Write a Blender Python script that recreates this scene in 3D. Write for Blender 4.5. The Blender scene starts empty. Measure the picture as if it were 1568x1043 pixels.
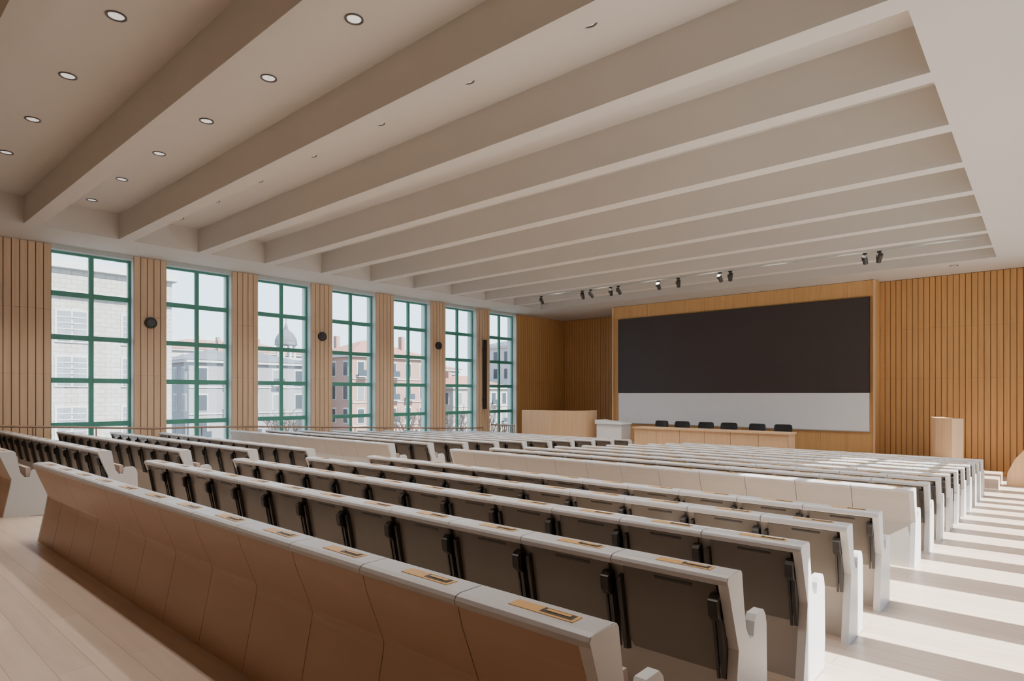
import bpy, math, random
from mathutils import Vector, Matrix
random.seed(7)
scene = bpy.context.scene

# ---------------------------------------------------------------- materials
def mat(name, col, rough=0.6, metal=0.0, var=0.0, vscale=(3,3,3), emit=None, estr=0, bump=0.0, spec=0.5):
    m = bpy.data.materials.new(name); m.use_nodes = True
    nt = m.node_tree; b = nt.nodes["Principled BSDF"]
    b.inputs["Base Color"].default_value = (*col, 1)
    b.inputs["Roughness"].default_value = rough
    b.inputs["Metallic"].default_value = metal
    b.inputs["Specular IOR Level"].default_value = spec
    if emit:
        b.inputs["Emission Color"].default_value = (*emit, 1)
        b.inputs["Emission Strength"].default_value = estr
    if var > 0 or bump > 0:
        tc = nt.nodes.new("ShaderNodeTexCoord"); mp = nt.nodes.new("ShaderNodeMapping")
        mp.inputs["Scale"].default_value = vscale
        nz = nt.nodes.new("ShaderNodeTexNoise"); nz.inputs["Scale"].default_value = 1.0
        nz.inputs["Detail"].default_value = 5
        nt.links.new(tc.outputs["Object"], mp.inputs[0]); nt.links.new(mp.outputs[0], nz.inputs["Vector"])
        if var > 0:
            cr = nt.nodes.new("ShaderNodeMix"); cr.data_type = 'RGBA'
            cr.inputs[6].default_value = (*[c*(1-var) for c in col], 1)
            cr.inputs[7].default_value = (*[min(1, c*(1+var)) for c in col], 1)
            nt.links.new(nz.outputs["Fac"], cr.inputs[0]); nt.links.new(cr.outputs[2], b.inputs["Base Color"])
        if bump > 0:
            bp = nt.nodes.new("ShaderNodeBump"); bp.inputs["Strength"].default_value = bump
            bp.inputs["Distance"].default_value = 0.01
            nt.links.new(nz.outputs["Fac"], bp.inputs["Height"]); nt.links.new(bp.outputs[0], b.inputs["Normal"])
    return m

def brick_mat(name, c1, c2, cm, bw, rh, ms, rough, nscale, nfac, swz=None):
    m = bpy.data.materials.new(name); m.use_nodes = True
    nt = m.node_tree; b = nt.nodes["Principled BSDF"]
    tc = nt.nodes.new("ShaderNodeTexCoord"); mp = nt.nodes.new("ShaderNodeMapping")
    br = nt.nodes.new("ShaderNodeTexBrick")
    br.inputs["Color1"].default_value = (*c1, 1); br.inputs["Color2"].default_value = (*c2, 1)
    br.inputs["Mortar"].default_value = (*cm, 1)
    br.inputs["Scale"].default_value = 1; br.inputs["Mortar Size"].default_value = ms
    br.inputs["Brick Width"].default_value = bw; br.inputs["Row Height"].default_value = rh
    if swz:
        s_ = nt.nodes.new("ShaderNodeSeparateXYZ"); c_ = nt.nodes.new("ShaderNodeCombineXYZ")
        nt.links.new(tc.outputs["Object"], s_.inputs[0])
        nt.links.new(s_.outputs[swz[0]], c_.inputs[0]); nt.links.new(s_.outputs[swz[1]], c_.inputs[1])
        nt.links.new(c_.outputs[0], br.inputs["Vector"])
    else:
        nt.links.new(tc.outputs["Object"], br.inputs["Vector"])
    nz = nt.nodes.new("ShaderNodeTexNoise"); nz.inputs["Scale"].default_value = 1.0; nz.inputs["Detail"].default_value = 6
    mp.inputs["Scale"].default_value = nscale
    nt.links.new(tc.outputs["Object"], mp.inputs[0]); nt.links.new(mp.outputs[0], nz.inputs["Vector"])
    mx = nt.nodes.new("ShaderNodeMix"); mx.data_type = 'RGBA'; mx.blend_type = 'MULTIPLY'
    mx.inputs[0].default_value = nfac
    nt.links.new(br.outputs["Color"], mx.inputs[6]); nt.links.new(nz.outputs["Fac"], mx.inputs[7])
    nt.links.new(mx.outputs[2], b.inputs["Base Color"]); b.inputs["Roughness"].default_value = rough
    return m

def wood_mat(name, col, seams=True):
    m = bpy.data.materials.new(name); m.use_nodes = True
    nt = m.node_tree; b = nt.nodes["Principled BSDF"]
    tc = nt.nodes.new("ShaderNodeTexCoord"); mp = nt.nodes.new("ShaderNodeMapping")
    mp.inputs["Scale"].default_value = (14, 14, 0.7)
    nz = nt.nodes.new("ShaderNodeTexNoise"); nz.inputs["Scale"].default_value = 1; nz.inputs["Detail"].default_value = 6
    nt.links.new(tc.outputs["Object"], mp.inputs[0]); nt.links.new(mp.outputs[0], nz.inputs["Vector"])
    cr = nt.nodes.new("ShaderNodeMix"); cr.data_type = 'RGBA'
    cr.inputs[6].default_value = (*[c*0.78 for c in col], 1); cr.inputs[7].default_value = (*[min(1, c*1.2) for c in col], 1)
    nt.links.new(nz.outputs["Fac"], cr.inputs[0]); nt.links.new(cr.outputs[2], b.inputs["Base Color"])
    b.inputs["Roughness"].default_value = 0.5
    return m

M = {}
M['floor'] = brick_mat("oak_floor_boards", (.74, .59, .475), (.66, .51, .405), (.42, .32, .25), 2.2, .19, .0022, .36, (1.2, 14, 3), .28)
M['plaster'] = mat("ceiling_plaster", (0.64, 0.595, 0.54), 0.9, var=0.03, vscale=(.6, .6, .6))
M['wood_front'] = wood_mat("oak_slat_amber", (0.60, 0.325, 0.12))
M['wood_side'] = wood_mat("oak_slat_pale", (0.66, 0.455, 0.285))
M['wood_panel'] = wood_mat("oak_veneer", (0.66, 0.38, 0.15))
M['wood_desk'] = wood_mat("oak_desk", (0.72, 0.47, 0.27))
M['gap'] = mat("groove_shadow_wood", (0.24, 0.135, 0.06), 0.8)
M['gapd'] = mat("dark_gap", (0.05, 0.035, 0.025), 0.8)
M['green'] = mat("green_window_paint", (0.085, 0.30, 0.225), 0.45, var=0.1)
M['jamb'] = mat("jamb_paint", (0.50, 0.53, 0.51), 0.6, var=0.03)
M['cap'] = mat("seat_cap_solid_surface", (0.49, 0.485, 0.50), 0.35, var=0.03)
M['endp'] = mat("seat_end_lacquer", (0.58, 0.58, 0.585), 0.4, var=0.03)
M['tan'] = mat("seat_back_tan", (0.45, 0.29, 0.195), 0.38, var=0.08, vscale=(1, 1, 1))
M['beige'] = mat("seat_back_beige", (0.48, 0.445, 0.405), 0.5, var=0.05)
M['tablet'] = mat("writing_tablet_dark", (0.15, 0.13, 0.11), 0.26, var=0.15)
M['hinge'] = mat("black_hinge", (0.035, 0.032, 0.03), 0.35)
M['brass'] = mat("brass_plate", (0.60, 0.35, 0.13), 0.4, metal=0.2)
M['pad'] = mat("seat_pad", (0.46, 0.36, 0.30), 0.7, var=0.08)
M['black'] = mat("black_plastic", (0.02, 0.019, 0.02), 0.5)
M['screen'] = mat("screen_dark", (0.05, 0.038, 0.039), 0.55, var=0.05)
M['board'] = mat("white_board", (0.84, 0.86, 0.90), 0.45, var=0.02)
M['white'] = mat("white_lacquer", (0.80, 0.80, 0.81), 0.4, var=0.02)
M['steel'] = mat("rail_bronze", (0.34, 0.22, 0.15), 0.35, metal=0.4)
M['lampglow'] = mat("lamp_lens", (0.9, 0.9, 0.88), 0.4, emit=(1, .96, .9), estr=.6)
M['lampoff'] = mat("spot_lens", (0.25, 0.25, 0.25), 0.2)
M['lampring'] = mat("lamp_trim_dark", (0.10, 0.08, 0.07), 0.4)
M['stucco'] = brick_mat("pale_brick", (.36, .34, .315), (.31, .29, .265), (.22, .205, .19), .6, .28, .02, .9, (1, 1, 1), .15, swz=(1, 2))
M['asphalt'] = mat("street_ground", (0.16, 0.155, 0.15), 0.9, var=0.1)
M['bwin'] = mat("building_window", (0.035, 0.045, 0.055), 0.3)
M['bwin_l'] = mat("building_window_blind", (0.15, 0.165, 0.18), 0.5)
M['roof'] = mat("terracotta_roof", (0.26, 0.12, 0.085), 0.9, var=0.25, vscale=(2, 2, 2))
M['slate'] = mat("slate_roof", (0.09, 0.095, 0.105), 0.9, var=0.2)
M['bark'] = mat("bark", (0.07, 0.058, 0.05), 0.9)
for n, c in [('b_red', (0.29, 0.17, 0.135)), ('b_cream', (0.34, 0.31, 0.265)), ('b_grey', (0.19, 0.19, 0.20)), ('b_white', (0.40, 0.39, 0.38)), ('b_ochre', (0.28, 0.23, 0.16))]:
    M[n] = mat("render_" + n, c, 0.9, var=0.1)
# glass
g = bpy.data.materials.new("window_glass"); g.use_nodes = True
nt = g.node_tree; nt.nodes.clear()
o = nt.nodes.new("ShaderNodeOutputMaterial"); tr = nt.nodes.new("ShaderNodeBsdfTransparent")
gl = nt.nodes.new("ShaderNodeBsdfGlossy"); gl.inputs["Roughness"].default_value = 0.02
mx = nt.nodes.new("ShaderNodeMixShader"); mx.inputs[0].default_value = 0.05
tr.inputs[0].default_value = (0.96, 0.98, 0.98, 1)
nt.links.new(tr.outputs[0], mx.inputs[1]); nt.links.new(gl.outputs[0], mx.inputs[2]); nt.links.new(mx.outputs[0], o.inputs[0])
M['glass'] = g

# ---------------------------------------------------------------- mesh builder
class MB:
    def __init__(s): s.v = []; s.f = []; s.m = []; s.mats = []; s.smooth = []
    def mi(s, k):
        if k not in s.mats: s.mats.append(k)
        return s.mats.index(k)
    def add(s, vs, fs, k, smooth=False):
        b = len(s.v); s.v += [tuple(v) for v in vs]
        i = s.mi(k)
        for f in fs:
            s.f.append([b + j for j in f]); s.m.append(i); s.smooth.append(smooth)
    def box(s, x0, x1, y0, y1, z0, z1, k):
        vs = [(x0,y0,z0),(x1,y0,z0),(x1,y1,z0),(x0,y1,z0),(x0,y0,z1),(x1,y0,z1),(x1,y1,z1),(x0,y1,z1)]
        s.add(vs, [(0,3,2,1),(4,5,6,7),(0,1,5,4),(1,2,6,5),(2,3,7,6),(3,0,4,7)], k)
    def extx(s, poly, x0, x1, k):   # poly in (y,z)
        n = len(poly); vs = [(x0, y, z) for y, z in poly] + [(x1, y, z) for y, z in poly]
        fs = [(i, (i+1) % n, n+(i+1) % n, n+i) for i in range(n)]
        fs += [tuple(range(n-1, -1, -1)), tuple(range(n, 2*n))]
        s.add(vs, fs, k)
    def exty(s, poly, y0, y1, k):   # poly in (x,z)
        n = len(poly); vs = [(x, y0, z) for x, z in poly] + [(x, y1, z) for x, z in poly]
        fs = [(i, (i+1) % n, n+(i+1) % n, n+i) for i in range(n)]
        fs += [tuple(range(n-1, -1, -1)), tuple(range(n, 2*n))]
        s.add(vs, fs, k)
    def extz(s, poly, z0, z1, k):   # poly in (x,y)
        n = len(poly); vs = [(x, y, z0) for x, y in poly] + [(x, y, z1) for x, y in poly]
        fs = [(i, (i+1) % n, n+(i+1) % n, n+i) for i in range(n)]
        fs += [tuple(range(n-1, -1, -1)), tuple(range(n, 2*n))]
        s.add(vs, fs, k)
    def cyl(s, p0, p1, r0, k, r1=None, n=12, smooth=True):
        r1 = r0 if r1 is None else r1
        p0, p1 = Vector(p0), Vector(p1); d = (p1-p0).normalized()
        a = d.orthogonal().normalized(); b = d.cross(a)
        vs = []
        for p, r in ((p0, r0), (p1, r1)):
            for i in range(n):
                t = 2*math.pi*i/n; vs.append(p + (a*math.cos(t)+b*math.sin(t))*r)
        s.add(vs, [(i, (i+1) % n, n+(i+1) % n, n+i) for i in range(n)], k, smooth)
        s.add(vs, [tuple(range(n-1, -1, -1)), tuple(range(n, 2*n))], k)
    def mesh(s, name):
        me = bpy.data.meshes.new(name); me.from_pydata(s.v, [], s.f)
        for k in s.mats: me.materials.append(M[k])
        me.polygons.foreach_set("material_index", s.m)
        me.polygons.foreach_set("use_smooth", s.smooth)
        import bmesh
        bm = bmesh.new(); bm.from_mesh(me); bmesh.ops.recalc_face_normals(bm, faces=bm.faces); bm.to_mesh(me); bm.free()
        me.update(); return me
    def obj(s, name, loc=(0,0,0), rz=0, bevel=0):
        return place(s.mesh(name), name, loc, rz, bevel)
def place(me, name, loc=(0,0,0), rz=0, bevel=0, parent=None):
    o = bpy.data.objects.new(name, me); o.location = loc; o.rotation_euler = (0, 0, rz)
    scene.collection.objects.link(o)
    if bevel:
        b = o.modifiers.new("bevel", 'BEVEL'); b.width = bevel; b.segments = 2; b.limit_method = 'ANGLE'
    if parent: o.parent = parent
    return o

# ---------------------------------------------------------------- dimensions
XL, XR = -18.8, 1.2
YB = -2.6
YFL, YFR, YP = 25.3, 23.4, 22.7
ZS = 5.38          # soffit / beam underside
ZC = 5.98          # coffer ceiling
BX0, BX1 = -16.8, -1.0
fl = [(-2.6, 0), (1.6, 0), (6.4, -.285), (8.0, -.285), (18.4, -.79), (25.5, -.79)]
def fz(y):
    for (a, za), (b, zb) in zip(fl, fl[1:]):
        if a <= y <= b: return za + (zb-za)*(y-a)/(b-a)
    return fl[-1][1]

# floor
b = MB()
b.extx(fl + [(25.5, -1.1), (-2.6, -1.1)], XL-.3, XR+.3, 'floor'); b.obj("floor")

# ceiling: coffer slab, perimeter soffits
b = MB()
b.box(XL-.3, XR+.3, YB, YFL+.3, ZC, ZC+.25, 'plaster')
b.obj("ceiling")
b = MB(); b.box(XL-.3, BX0, YB, YFL+.3, ZS, ZC-.001, 'plaster'); b.obj("ceiling_soffit_left")
b = MB(); b.box(BX1, XR+.3, YB, YFL+.3, ZS, ZC-.001, 'plaster'); b.obj("ceiling_soffit_right")
b = MB(); b.box(BX0, BX1, 21.2, YFL+.3, ZS, ZC-.001, 'plaster'); b.obj("ceiling_soffit_front")
b = MB(); b.box(BX0, BX1, YB, YB+.8, ZS, ZC-.001, 'plaster'); b.obj("ceiling_soffit_back")
beamY = [3.05 + 1.82*k for k in range(-1, 10)]
bm_ = MB(); bm_.extx([(0, 0), (.3, 0), (.3, .6), (0, .6)], BX0, BX1, 'plaster')
bme = bm_.mesh("ceiling_beam")
for y in beamY: place(bme, "ceiling_beam", (0, y, ZS))

# fluted surface helper ------------------------------------------------
def fluted(b, axis, c, a0, a1, z0, z1, sgn, k, pitch=.155, depth=.024, groove=.02):
    """vertical battens on plane axis=c between a0..a1, projecting sgn*depth"""
    n = max(1, round((a1-a0)/pitch)); p = (a1-a0)/n
    zz = [z0, 2.15, 3.75, z1]
    for i in range(n):
        s0 = a0+i*p+groove/2; s1 = a0+(i+1)*p-groove/2
        lo, hi = sorted((c, c+sgn*depth))
        for za, zb in zip(zz, zz[1:]):
            if axis == 'x': b.box(lo, hi, s0, s1, za+.002, zb-.002, k)
            else: b.box(s0, s1, lo, hi, za+.002, zb-.002, k)

# side walls with windows ----------------------------------------------
WZ0, WZ1 = -.25, 5.27
def side_wall(side):
    if side == 'left': X, sg, WY0, WP, WW, NW = XL, 1, 3.9, 2.64, 1.82, 7
    else: X, sg, WY0, WP, WW, NW = XR, -1, 4.0, 1.32, .82, 14
    def bx(b, d0, d1, y0, y1, z0, z1, k):
        xa, xb = sorted((X+sg*d0, X+sg*d1)); b.box(xa, xb, y0, y1, z0, z1, k)
    b = MB()
    spans = []
    y = YB
    for k in range(NW):
        spans.append((y, WY0+k*WP)); y = WY0+k*WP+WW
    spans.append((y, YFL+.3))
    for (a, c) in spans:
        bx(b, -.3, .25, a, c, -1.1, ZS, 'jamb')
        bx(b, .25, .255, a, c, -.8, ZS-.01, 'gap')
        fluted(b, 'x', X+sg*.255, a, c, -.79, ZS-.015, sg, 'wood_side' if c < 21.6 else 'wood_front')
    for k in range(NW):
        a = WY0+k*WP
        bx(b, -.3, .25, a, a+WW, -1.1, WZ0, 'jamb'); bx(b, -.3, .25, a, a+WW, WZ1, ZS, 'jamb')
    b.obj("wall_"+side)
    for k in range(NW):
        a = WY0+k*WP; c = a+WW
        w = MB()
        def wb(y0, y1, z0, z1, d0=-.06, d1=.02, kk='green'): bx(w, d0, d1, y0, y1, z0, z1, kk)
        fw = .06 if side == 'left' else .04
        wb(a, a+fw, WZ0, WZ1); wb(c-fw, c, WZ0, WZ1); wb(a+fw, c-fw, WZ1-.06, WZ1); wb(a+fw, c-fw, WZ0, WZ0+.08)
        my = (a+c)/2
        if side == 'left':
            wb(my-.055, my+.055, WZ0+.08, WZ1-.06)
            for z in [.86, 2.0, 3.1, 4.2]:
                wb(a+.06, my-.055, z-.065, z+.065, -.05, .03); wb(my+.055, c-.06, z-.065, z+.065, -.05, .03)
        else:
            for z in [3.1, 4.2]: wb(a+fw, c-fw, z-.04, z+.04, -.05, .03)
        bx(w, -.025, -.02, a+.04, c-.04, WZ0+.05, WZ1-.05, 'glass')
        w.obj("window_%d" % (k+1 + (0 if side == 'left' else 7)))
side_wall('left'); side_wall('right')

# front & back walls
b = MB()
b.box(XL-.3, -14.0, YFL, YFL+.3, -1.1, ZS, 'gap'); fluted(b, 'y', YFL, XL+.3, -14.0, -.79, ZS-.015, -1, 'wood_front')
b.box(-4.2, XR+.3, YFR, YFR+.3, -1.1, ZS, 'gap'); fluted(b, 'y', YFR, -4.15, XR-.3, -.79, ZS-.015, -1, 'wood_front')
b.obj("wall_front")
b = MB(); b.box(XL-.3, XR+.3, YB-.3, YB, -1.1, ZC, 'wood_side'); b.obj("wall_back")
# projecting screen wall
b = MB()
px0, px1 = -14.05, -4.15
b.box(px0, px1, YP+.02, YFL+.25, -1.0, ZS-.01, 'wood_panel')
n = 12; pw = (px1-px0)/n
for i in range(n):
    b.box(px0+i*pw+.004, px0+(i+1)*pw-.004, YP, YP+.02, 4.86, ZS-.012, 'wood_panel')
    b.box(px0+i*pw+.004, px0+(i+1)*pw-.004, YP, YP+.02, -.3, .40, 'wood_panel')
b.box(px0, px0+.06, YP-.06, YP+.02, -.3, ZS-.012, 'wood_desk'); b.box(px1-.06, px1, YP-.06, YP+.02, -.3, ZS-.012, 'wood_desk')
b.obj("wall_front_screen_panel")
b = MB()
b.box(-13.72, -4.32, YP-.05, YP, 1.71, 4.80, 'screen')
for x0, x1, z0, z1 in [(-13.74, -4.30, 4.80, 4.82), (-13.74, -4.30, 1.69, 1.71), (-13.74, -13.72, 1.71, 4.8), (-4.32, -4.30, 1.71, 4.8)]:
    b.box(x0, x1, YP-.06, YP, z0, z1, 'hinge')
b.obj("projection_screen")
b = MB(); b.box(-13.72, -4.32, YP-.05, YP, .44, 1.685, 'board')
b.box(-13.74, -4.30, YP-.07, YP, .41, .44, 'cap'); b.obj("whiteboard")

# stage
SZ = -.3
b = MB(); b.box(-16.9, -1.6, 19.55, YP-.07, -.95, SZ, 'floor')
b.box(-16.92, -1.58, 19.50, 19.55, -.95, SZ, 'wood_desk')
b.box(-1.6, -.9, 19.9, 22.0, -.95, -.53, 'floor')
b.obj("stage_platform")

def strip_wall(pts, th, z0, z1, k, name):
    b = MB(); L = []; R = []
    P = [Vector(p) for p in pts]
    for i, p in enumerate(P):
        d = ((P[min(i+1, len(P)-1)]-P[max(i-1, 0)])).normalized(); nrm = Vector((-d.y, d.x))*th/2
        L.append(p+nrm); R.append(p-nrm)
    for i in range(len(P)-1):
        q = [L[i], L[i+1], R[i+1], R[i]]
        vs = [(v.x, v.y, z0) for v in q] + [(v.x, v.y, z1) for v in q]
        fs = [(0,3,2,1),(4,5,6,7),(0,1,5,4),(2,3,7,6)]
        if i == 0: fs.append((3,0,4,7))
        if i == len(P)-2: fs.append((1,2,6,5))
        b.add(vs, fs, k)
    return b.obj(name)
arc = lambda cx, cy, r, a0, a1, n: [(cx+r*math.cos(math.radians(a0+(a1-a0)*i/n)), cy+r*math.sin(math.radians(a0+(a1-a0)*i/n))) for i in range(n+1)]
# curved timber parapets at both ends of stage
strip_wall([(-16.7, 19.9), (-15.4, 20.0), (-14.7, 20.2)] + arc(-14.85, 21.0, .8, -60, 40, 8), .28, SZ+.002, .97, 'wood_desk', "stage_parapet")
strip_wall([(-2.46, 22.4), (-2.39, 21.8), (-2.24, 21.35), (-2.0, 21.0), (-1.82, 20.8)], .32, SZ+.002, .97, 'wood_desk', "stage_parapet")
# low curved balustrade by the right wall
b = MB(); b.exty([(-.78, -.79), (-.76, -.45), (-.62, -.1), (-.42, .18), (.85, .18), (.85, -.79)], 20.95, 21.1, 'wood_desk')
b.obj("stair_balustrade", bevel=.01)

# lectern
b = MB(); b.extz([(-13.5, 20.6), (-12.35, 20.6), (-12.35, 21.3), (-13.5, 21.3)], SZ+.002, .45, 'white')
b.add([(-13.55,20.55,.45),(-12.3,20.55,.45),(-12.3,21.35,.45),(-13.55,21.35,.45),(-13.55,20.55,.62),(-12.3,20.55,.5),(-12.3,21.35,.5),(-13.55,21.35,.62)],
      [(0,3,2,1),(4,5,6,7),(0,1,5,4),(1,2,6,5),(2,3,7,6),(3,0,4,7)], 'white')
b.obj("lectern", bevel=.02)

# presidium desk
b = MB(); dx0, dx1, dy = -11.5, -6.0, 19.95
DB = SZ+.003
b.box(dx0, dx1, dy, dy+.8, .38, .43, 'wood_desk')
n = 6; pw = (dx1-dx0-.1)/n
for i in range(n): b.box(dx0+.05+i*pw+.006, dx0+.05+(i+1)*pw-.006, dy+.05, dy+.08, DB, .38, 'wood_desk')
b.box(dx0+.06, dx1-.06, dy+.08, dy+.09, DB, .37, 'gapd')
b.box(dx0+.04, dx0+.09, dy+.09, dy+.76, DB, .38, 'wood_desk'); b.box(dx1-.09, dx1-.04, dy+.09, dy+.76, DB, .38, 'wood_desk')
b.box((dx0+dx1)/2-.02, (dx0+dx1)/2+.02, dy+.09, dy+.7, DB, .38, 'wood_desk')
b.obj("panel_desk")

# conference chair
b = MB()
b.box(-.26, .26, -.25, .25, .42, .50, 'black')
bp = []
for i in range(9):
    t = -1+2*i/8; bp.append((.29*t, .25+.07*(1-t*t)))
vs = []; fs = []
for j, z in enumerate((.5, .62, .8, .9, .93)):
    wsc = (0.86, .97, 1, .94, .78)[j]
    for x, y in bp: vs.append((x*wsc, y+.08*(z-.5), z))
    for x, y in reversed(bp): vs.append((x*wsc, y+.05+.08*(z-.5), z))
m_ = 18
for j in range(4):
    for i in range(m_): fs.append((j*m_+i, j*m_+(i+1) % m_, (j+1)*m_+(i+1) % m_, (j+1)*m_+i))
fs.append(tuple(range(4*m_, 5*m_))); fs.append(tuple(range(m_-1, -1, -1)))
b.add(vs, fs, 'black')
b.cyl((0, 0, .1), (0, 0, .42), .03, 'hinge')
for i in range(5):
    a = i*2*math.pi/5; b.cyl((0, 0, .1), (.28*math.cos(a), .28*math.sin(a), .06), .02, 'hinge', n=8)
    b.cyl((.28*math.cos(a)-.015, .28*math.sin(a), .032), (.28*math.cos(a)+.015, .28*math.sin(a), .032), .03, 'hinge', n=10)
for sx in (-1, 1):
    b.box(sx*.3-.025, sx*.3+.025, -.15, .28, .64, .67, 'black'); b.box(sx*.3-.015, sx*.3+.015, -.02, .02, .45, .64, 'black')
    b.box(min(sx*.25, sx*.31), max(sx*.25, sx*.31), -.02, .02, .44, .47, 'black')
cme = b.mesh("conference_chair")
for i, x in enumerate((-11.1, -10.2, -9.3, -8.4, -7.5, -6.6)):
    place(cme, "conference_chair", (x, 21.1, SZ), math.radians((-8, 5, 0, 10, -6, 3)[i]), bevel=.01)

# ---------------------------------------------------------------- seat rows
NS, SW = 12, .625
LEN = NS*SW
def row_mesh(kind, name):
    b = MB()
    cap = [(.002, .85), (-.010, .862), (-.013, .878), (-.004, .893), (.02, .90), (.14, .90), (.158, .894), (.166, .88), (.165, .85)]
    endp = [(.0, .893), (-.011, .876), (-.004, .86), (.04, .74), (.125, .52), (.10, .36), (.03, 0), (.50, 0), (.52, .2), (.51, .54), (.49, .60), (.46, .63), (.36, .63), (.335, .60), (.32, .53), (.27, .53), (.22, .60), (.19, .74), (.168, .88), (.155, .896), (.02, .899)]
    for i in range(NS):
        x0, x1 = i*SW, (i+1)*SW
        b.extx(cap, x0+.003, x1-.003, 'cap')
        xm = (x0+x1)/2+.06
        b.box(xm-.145, xm+.145, .045, .108, .898, .903, 'brass')
        b.box(xm-.01, xm+.13, .058, .10, .9025, .9045, 'hinge')
        b.box(xm+.01, xm+.115, .073, .09, .9044, .907, 'brass')
    for x in (0, LEN-.05): b.extx(endp, x, x+.05, 'endp')
    if kind != 'tablet':
        k = 'tan' if kind == 'tan' else 'beige'
        for i in range(NS):
            x0, x1 = max(.05, i*SW+.0025), min(LEN-.05, (i+1)*SW-.0025)
            b.extx([(.005, .855), (.03, .76), (.118, .53), (.125, .50), (.12, .46), (.03, 0.0), (.06, 0.0), (.15, .46), (.155, .5), (.148, .54), (.06, .78), (.04, .855)], x0, x1, k)
        b.extx([(.06, .85), (.16, .5), (.1, .02), (.3, .02), (.2, .5), (.15, .85)], .05, LEN-.05, 'gapd')
    else:
        b.extx([(.075, .855), (.145, .45), (.16, .36), (.2, 0), (.3, 0), (.22, .5), (.155, .855)], .05, LEN-.05, 'beige')
        for i in range(NS):
            x0, x1 = i*SW+.045, (i+1)*SW-.045
            if i == 0: x0 += .03
            if i == NS-1: x1 -= .03
            # tablet board with chamfered lower corners
            def P(x, t, d):   # t 0 top ..1 bottom along board, d offset proud
                return (x, .035+.075*t - d*.985, .84-.44*t - d*.17)
            out = [(x0, 0), (x1, 0), (x1, .90), (x1-.03, 1.0), (x0+.03, 1.0), (x0, .90)]
            vs = [P(x, t, .0) for x, t in out] + [P(x, t, -.025) for x, t in out]
            nn = len(out)
            b.add(vs, [(q, (q+1) % nn, nn+(q+1) % nn, nn+q) for q in range(nn)] + [tuple(range(nn-1, -1, -1)), tuple(range(nn, 2*nn))], 'tablet')
            b.extx([(.034, .822), (.037, .808), (.046, .81), (.044, .824)], x0+.18, x1-.12, 'hinge')
            for xx in (x0-.026, x1+.004):
                b.extx([(.015, .78), (.09, .38), (.135, .37), (.06, .79)], xx, xx+.022, 'hinge')
            b.extx([(-.012, .775), (-.004, .70), (.03, .67), (.06, .68), (.055, .80), (.02, .80)], x1-.022, x1+.026, 'hinge')
            b.extx([(.022, .70), (.088, .375), (.10, .375), (.04, .70)], x1-.016, x1-.002, 'hinge')
    for i in range(NS):
        x0, x1 = i*SW+.05, (i+1)*SW-.05
        if i == 0: x0 += .02
        if i == NS-1: x1 -= .02
        b.extx([(.30, .36), (.36, .33), (.42, .36), (.34, .66), (.29, .66)], x0, x1, 'pad')
        b.extx([(.235, .50), (.20, .82), (.175, .84), (.18, .5)], x0, x1, 'pad')
        if i > 0:
            x = i*SW
            b.extx([(.2, 0), (.48, 0), (.50, .2), (.49, .50), (.46, .55), (.24, .60), (.2, .6)], x-.02, x+.02, 'endp')
    return b.mesh(name)
rm = {k: row_mesh(k, "auditorium_seat_row_"+k) for k in ('tan', 'tablet', 'beige')}
rowsY = [1.65, 2.78, 3.90, 5.02, 6.15] + [8.05+1.105*i for i in range(10)]
for i, y in enumerate(rowsY):
    kind = 'tan' if i == 0 else ('beige' if i == 5 else 'tablet')
    for x in (-8.6, -18.0):
        place(rm[kind], "auditorium_seat_row", (x, y, fz(y+.25)), bevel=.004)

# ---------------------------------------------------------------- lamps
b = MB()
n = 24
def ring(r0, r1, z0, z1, k):
    vs = [(r0*math.cos(2*math.pi*i/n), r0*math.sin(2*math.pi*i/n), z0) for i in range(n)] + [(r1*math.cos(2*math.pi*i/n), r1*math.sin(2*math.pi*i/n), z1) for i in range(n)]
    b.add(vs, [(i, (i+1) % n, n+(i+1) % n, n+i) for i in range(n)], k, True)
ring(.108, .108, 0, -.012, 'lampring'); ring(.108, .092, -.012, -.014, 'lampring'); ring(.092, .08, -.014, -.003, 'lampring')
b.add([(.085*math.cos(2*math.pi*i/n), .085*math.sin(2*math.pi*i/n), -.004) for i in range(n)], [tuple(range(n))], 'lampglow')
dme = b.mesh("recessed_downlight")
sl = bpy.data.lights.new("downlight_bulb", 'SPOT'); sl.energy = 190; sl.spot_size = math.radians(98); sl.spot_blend = .6; sl.color = (1, .94, .86); sl.shadow_soft_size = .08
for y in [beamY[i]+.15+.91 for i in range(0, 10)]:
    for x in range(-16, 0, 2):
        d = place(dme, "recessed_downlight", (x, y, ZC))
        l = bpy.data.objects.new("bulb", sl); scene.collection.objects.link(l); l.parent = d; l.location = (0, 0, -.03)
for x in (-2.0, -16.0): place(dme, "recessed_downlight", (x, 21.8, ZS))

# track spots
TY, TZ = 18.7, ZS-.02
b = MB(); b.box(-15.2, -1.1, TY-.02, TY+.02, TZ+.10, TZ+.13, 'jamb')
for x in (-15, -11, -9, -5, -3): b.cyl((x, TY, TZ+.13), (x, TY, ZC-.002), .006, 'jamb', n=6)
trk = b.obj("lighting_track")
for i, x in enumerate((-14.8, -12.87, -12.5, -11.66, -11.34, -9.8, -9.08, -7.68, -7.35, -3.67, -3.33)):
    b = MB(); b.box(-.05, .05, -.03, .03, .06, .10, 'hinge'); b.cyl((0, 0, .07), (0, 0, -.06), .012, 'hinge', n=8)
    dx = random.uniform(-.05, .05)
    b.cyl((-dx, -.06, -.0), (dx, .12, -.16), .062, 'hinge', n=16); b.cyl((dx, .12, -.16), (dx*1.05, .124, -.164), .05, 'lampoff', n=16)
    b.box(-.075, -.062, -.02, .04, -.1, .0, 'hinge')
    b.obj("track_spotlight", (x, TY, TZ))

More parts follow.
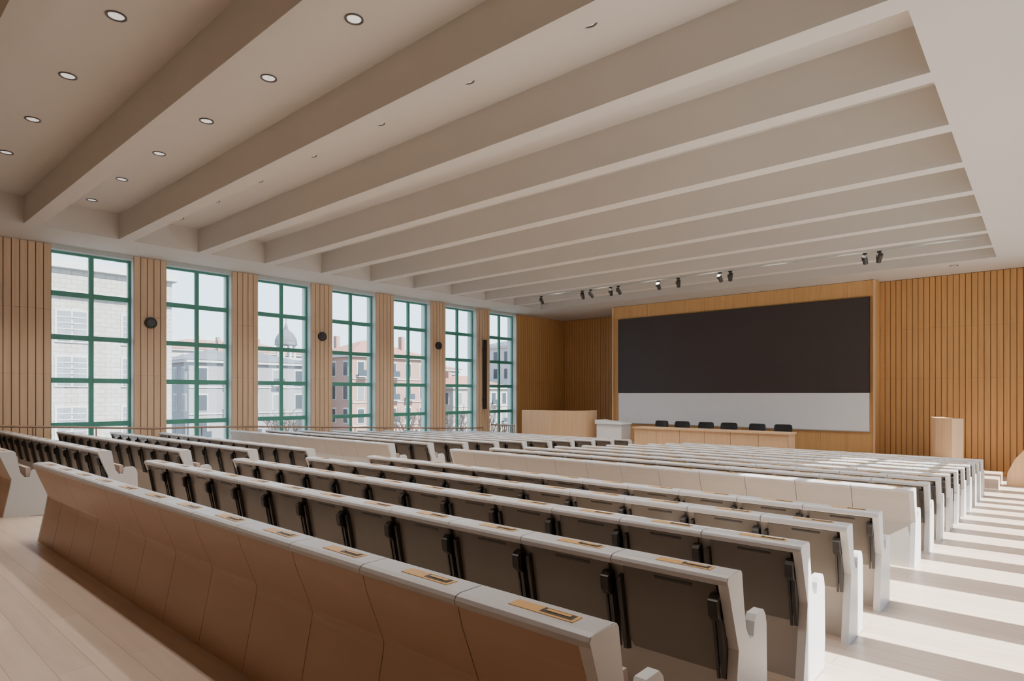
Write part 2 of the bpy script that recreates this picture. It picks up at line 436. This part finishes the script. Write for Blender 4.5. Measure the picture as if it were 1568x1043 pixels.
# round wall speakers, column speaker
for y in (6.12, 11.40, 16.68):
    b = MB(); xw = XL+.283
    b.cyl((xw, y, 3.6), (xw+.07, y, 3.6), .15, 'black', n=28); b.cyl((xw+.07, y, 3.6), (xw+.085, y, 3.6), .13, 'hinge', r1=.10, n=28)
    b.obj("wall_speaker")
b = MB(); xw = XL+.281
b.box(xw+.06, xw+.18, 19.24, 19.36, 1.0, 4.0, 'black')
for z in (1.4, 3.6): b.box(xw, xw+.06, 19.27, 19.33, z-.05, z+.05, 'hinge')
for i in range(28): b.cyl((xw+.18, 19.30, 1.08+i*.1), (xw+.186, 19.30, 1.08+i*.1), .038, 'hinge', n=12)
b.obj("column_loudspeaker")

# handrail along window wall
b = MB(); X = -18.33
ys = [2.2+1.3*i for i in range(14)]
for y in ys: b.cyl((X, y, fz(y)), (X, y, fz(y)+.98), .016, 'steel', n=8)
for a, c in zip(ys, ys[1:]):
    b.cyl((X, a, fz(a)+.98), (X, c, fz(c)+.98), .028, 'steel', n=10); b.cyl((X, a, fz(a)+.5), (X, c, fz(c)+.5), .01, 'steel', n=8)
b.obj("handrail")
b = MB()
for i in range(13):
    x = -18.3+i*.11; b.cyl((x, 19.6, -.79), (x, 19.6, .30), .014, 'steel', n=8)
b.cyl((-18.32, 19.6, .31), (-16.95, 19.6, .31), .028, 'steel', n=10); b.obj("stair_guard_rail")
# baseboards
b = MB(); b.box(-4.1, XR-.3, YFR-.05, YFR-.031, -.79, -.67, 'wood_panel'); b.obj("baseboard_front")

# ---------------------------------------------------------------- outside
GZ = -9
b = MB(); b.box(-400, -24, -200, 400, GZ-.5, GZ, 'asphalt'); b.obj("street_ground")
def building(x, y, wx, wy, top, wall, roof, fl_h=3.3, bay=2.8, rh=2.5, name="apartment_building", seed=0):
    rnd = random.Random(seed)
    b = MB(); b.box(0, wx, 0, wy, 0, top-GZ, wall); H = top-GZ
    b.box(-.4, wx+.4, -.4, wy+.4, H, H+.35, 'b_white')
    if rh > 0:
        e = .5; r = min(wx, wy)/2
        if wx >= wy: t0, t1 = (r, wy/2), (wx-r, wy/2)
        else: t0, t1 = (wx/2, r), (wx/2, wy-r)
        vs = [(-e,-e,H+.35),(wx+e,-e,H+.35),(wx+e,wy+e,H+.35),(-e,wy+e,H+.35),(t0[0],t0[1],H+.35+rh),(t1[0],t1[1],H+.35+rh)]
        if wx >= wy: fs = [(0,1,5,4),(1,2,5),(2,3,4,5),(3,0,4)]
        else: fs = [(0,1,4),(1,2,5,4),(2,3,5),(3,0,4,5)]
        b.add(vs, fs+[(0,3,2,1)], roof)
        for q in range(3):
            cx = rnd.uniform(.2, .8)*wx; cy = rnd.uniform(.2, .8)*wy
            b.box(cx-.4, cx+.4, cy-.3, cy+.3, H, H+rh+1.0, 'b_red')
    nf = int(H/fl_h)
    for f in range(nf):
        z = H-(f+1)*fl_h+.7
        nb = max(1, int(wy/bay)); pb = wy/nb
        for i in range(nb):
            yc = (i+.5)*pb
            b.box(wx, wx+.06, yc-.65, yc+.65, z-.1, z+2.1, 'b_white'); b.box(wx+.05, wx+.1, yc-.5, yc+.5, z, z+1.9, 'bwin' if rnd.random() < .7 else 'bwin_l')
            if rnd.random() < .35: b.box(wx+.06, wx+.7, yc-.8, yc+.8, z-.25, z-.1, 'b_white'); b.box(wx+.66, wx+.7, yc-.8, yc+.8, z-.1, z+.75, 'bwin')
        nb = max(1, int(wx/bay)); pb = wx/nb
        for i in range(nb):
            xc = (i+.5)*pb
            b.box(xc-.65, xc+.65, -.06, 0, z-.1, z+2.1, 'b_white'); b.box(xc-.5, xc+.5, -.1, -.05, z, z+1.9, 'bwin')
        b.box(wx, wx+.12, 0, wy, z-.5, z-.35, 'b_white')
    return b.obj(name, (x, y, GZ))
# near pale-brick block seen through first windows
b = MB(); X0 = -45
b.box(X0-14, X0, -14, 16.2, GZ, 9.3, 'stucco'); b.box(X0-14.2, X0+.35, -14.3, 16.5, 9.3, 9.8, 'b_white'); b.box(X0, X0+.2, -14, 16.2, 7.6, 7.9, 'b_white')
b.box(X0-12, X0-5, -14, 10.5, 9.8, 12.6, 'stucco'); b.box(X0-12.2, X0-4.7, -14.2, 10.8, 12.6, 12.9, 'b_white')
for yc in [-10.5+i*3.5 for i in range(8)] + [15.0]:
    wdt = .75
    for z0, z1 in ((4.9, 6.7), (2.2, 3.9), (-1.0, .8), (-4, -2.2)):
        b.box(X0, X0+.08, yc-wdt-.12, yc+wdt+.12, z0-.12, z1+.12, 'b_white')
        b.box(X0+.07, X0+.12, yc-wdt, yc-.05, z0, z1, 'bwin_l'); b.box(X0+.07, X0+.12, yc+.05, yc+wdt, z0, z1, 'bwin_l')
        for q in range(1, 5): b.box(X0+.12, X0+.14, yc-wdt, yc+wdt, z0+q*(z1-z0)/5-.03, z0+q*(z1-z0)/5+.03, 'b_white')
b.obj("brick_building")
building(-92, 30, 14, 16, 5.5, 'b_grey', 'slate', rh=2.2, seed=1)
building(-84, 49, 12, 14, 6.8, 'b_red', 'roof', rh=2.6, seed=2)
building(-100, 66, 15, 16, 6.0, 'b_white', 'roof', rh=2.2, seed=3)
building(-84, 70, 10, 14, 2.5, 'b_cream', 'roof', rh=2.0, seed=4)
building(-88, 88, 14, 18, 10.5, 'b_white', 'slate', rh=2.0, seed=5)
building(-78, 112, 14, 20, 8.0, 'b_cream', 'slate', rh=2.6, seed=6)
building(-70, 138, 16, 24, 6.5, 'b_grey', 'roof', rh=3.0, seed=7)
building(-120, 120, 20, 40, 14, 'b_white', 'slate', rh=2.5, seed=8)
building(-66, 170, 18, 30, 7.0, 'b_white', 'roof', rh=3.0, seed=9)
building(-134, 40, 16, 30, 9.5, 'b_white', 'roof', rh=2.5, seed=10)
# domed church tower
b = MB(); b.box(-2.2, 2.2, -2.2, 2.2, 0, 17, 'b_cream'); b.box(-2.5, 2.5, -2.5, 2.5, 17, 17.5, 'b_white')
for a in range(8):
    t = a*math.pi/4; b.cyl((1.6*math.cos(t), 1.6*math.sin(t), 17.5), (1.6*math.cos(t), 1.6*math.sin(t), 20), .25, 'b_white', n=8)
rr = [2.1, 2.0, 1.7, 1.2, .5, .12]; zz = [20, 20.9, 21.7, 22.4, 22.9, 24.2]
for i in range(5): b.cyl((0, 0, zz[i]), (0, 0, zz[i+1]), rr[i], 'slate', r1=rr[i+1], n=16)
b.cyl((0,0,24.2),(0,0,25.4),.08,'slate',n=6)
b.obj("church_tower", (-110, 60, GZ))
# bare trees
def tree(seed):
    rnd = random.Random(seed); b = MB()
    def grow(p, d, L, r, lv):
        q = p + d*L; b.cyl(p, q, r, 'bark', r1=r*.65, n=6 if lv > 1 else 4)
        if lv == 0: return
        for i in range(3 if lv > 1 else 4):
            nd = (d + Vector((rnd.uniform(-1, 1), rnd.uniform(-1, 1), rnd.uniform(-.1, .6)))*.75).normalized()
            grow(q, nd, L*rnd.uniform(.6, .8), r*.6, lv-1)
    grow(Vector((0, 0, 0)), Vector((0, 0, 1)), 3.2, .22, 5)
    return b.mesh("bare_tree")
tm = [tree(3), tree(9)]
for i, (x, y) in enumerate([(-42, 24), (-40, 33), (-44, 42), (-38, 50), (-42, 60), (-36, 68), (-40, 80), (-34, 90), (-50, 52), (-52, 70)]):
    place(tm[i % 2], "bare_tree", (x, y, GZ), rz=i*1.3)

# ---------------------------------------------------------------- light
w = bpy.data.worlds.new("World"); scene.world = w; w.use_nodes = True
nt = w.node_tree; bg = nt.nodes["Background"]
tc = nt.nodes.new("ShaderNodeTexCoord"); sp = nt.nodes.new("ShaderNodeSeparateXYZ"); cr = nt.nodes.new("ShaderNodeValToRGB")
cr.color_ramp.elements[0].position = 0; cr.color_ramp.elements[0].color = (.74, .87, 1, 1)
cr.color_ramp.elements[1].position = .7; cr.color_ramp.elements[1].color = (.38, .60, .95, 1)
nt.links.new(tc.outputs["Generated"], sp.inputs[0]); nt.links.new(sp.outputs[2], cr.inputs[0]); nt.links.new(cr.outputs[0], bg.inputs[0])
bg.inputs[1].default_value = 4.2
s = bpy.data.lights.new("sun", 'SUN'); s.energy = 28; s.angle = math.radians(.6); s.color = (1, .96, .90)
so = bpy.data.objects.new("sun", s); scene.collection.objects.link(so)
el = math.radians(46); az = math.radians(0)   # from +X
dirv = Vector((math.cos(el)*math.cos(az), math.cos(el)*math.sin(az), math.sin(el)))
so.rotation_euler = dirv.to_track_quat('Z', 'Y').to_euler(); so.location = (30, 10, 40)

# ---------------------------------------------------------------- camera
c = bpy.data.cameras.new("camera"); co = bpy.data.objects.new("camera", c); scene.collection.objects.link(co)
co.location = (0, 0, 1.66); co.rotation_euler = (math.radians(90), 0, math.radians(41.1))
c.lens = 936/1568*36; c.sensor_width = 36; c.shift_y = .052; c.clip_start = .05; c.clip_end = 2000
scene.camera = co
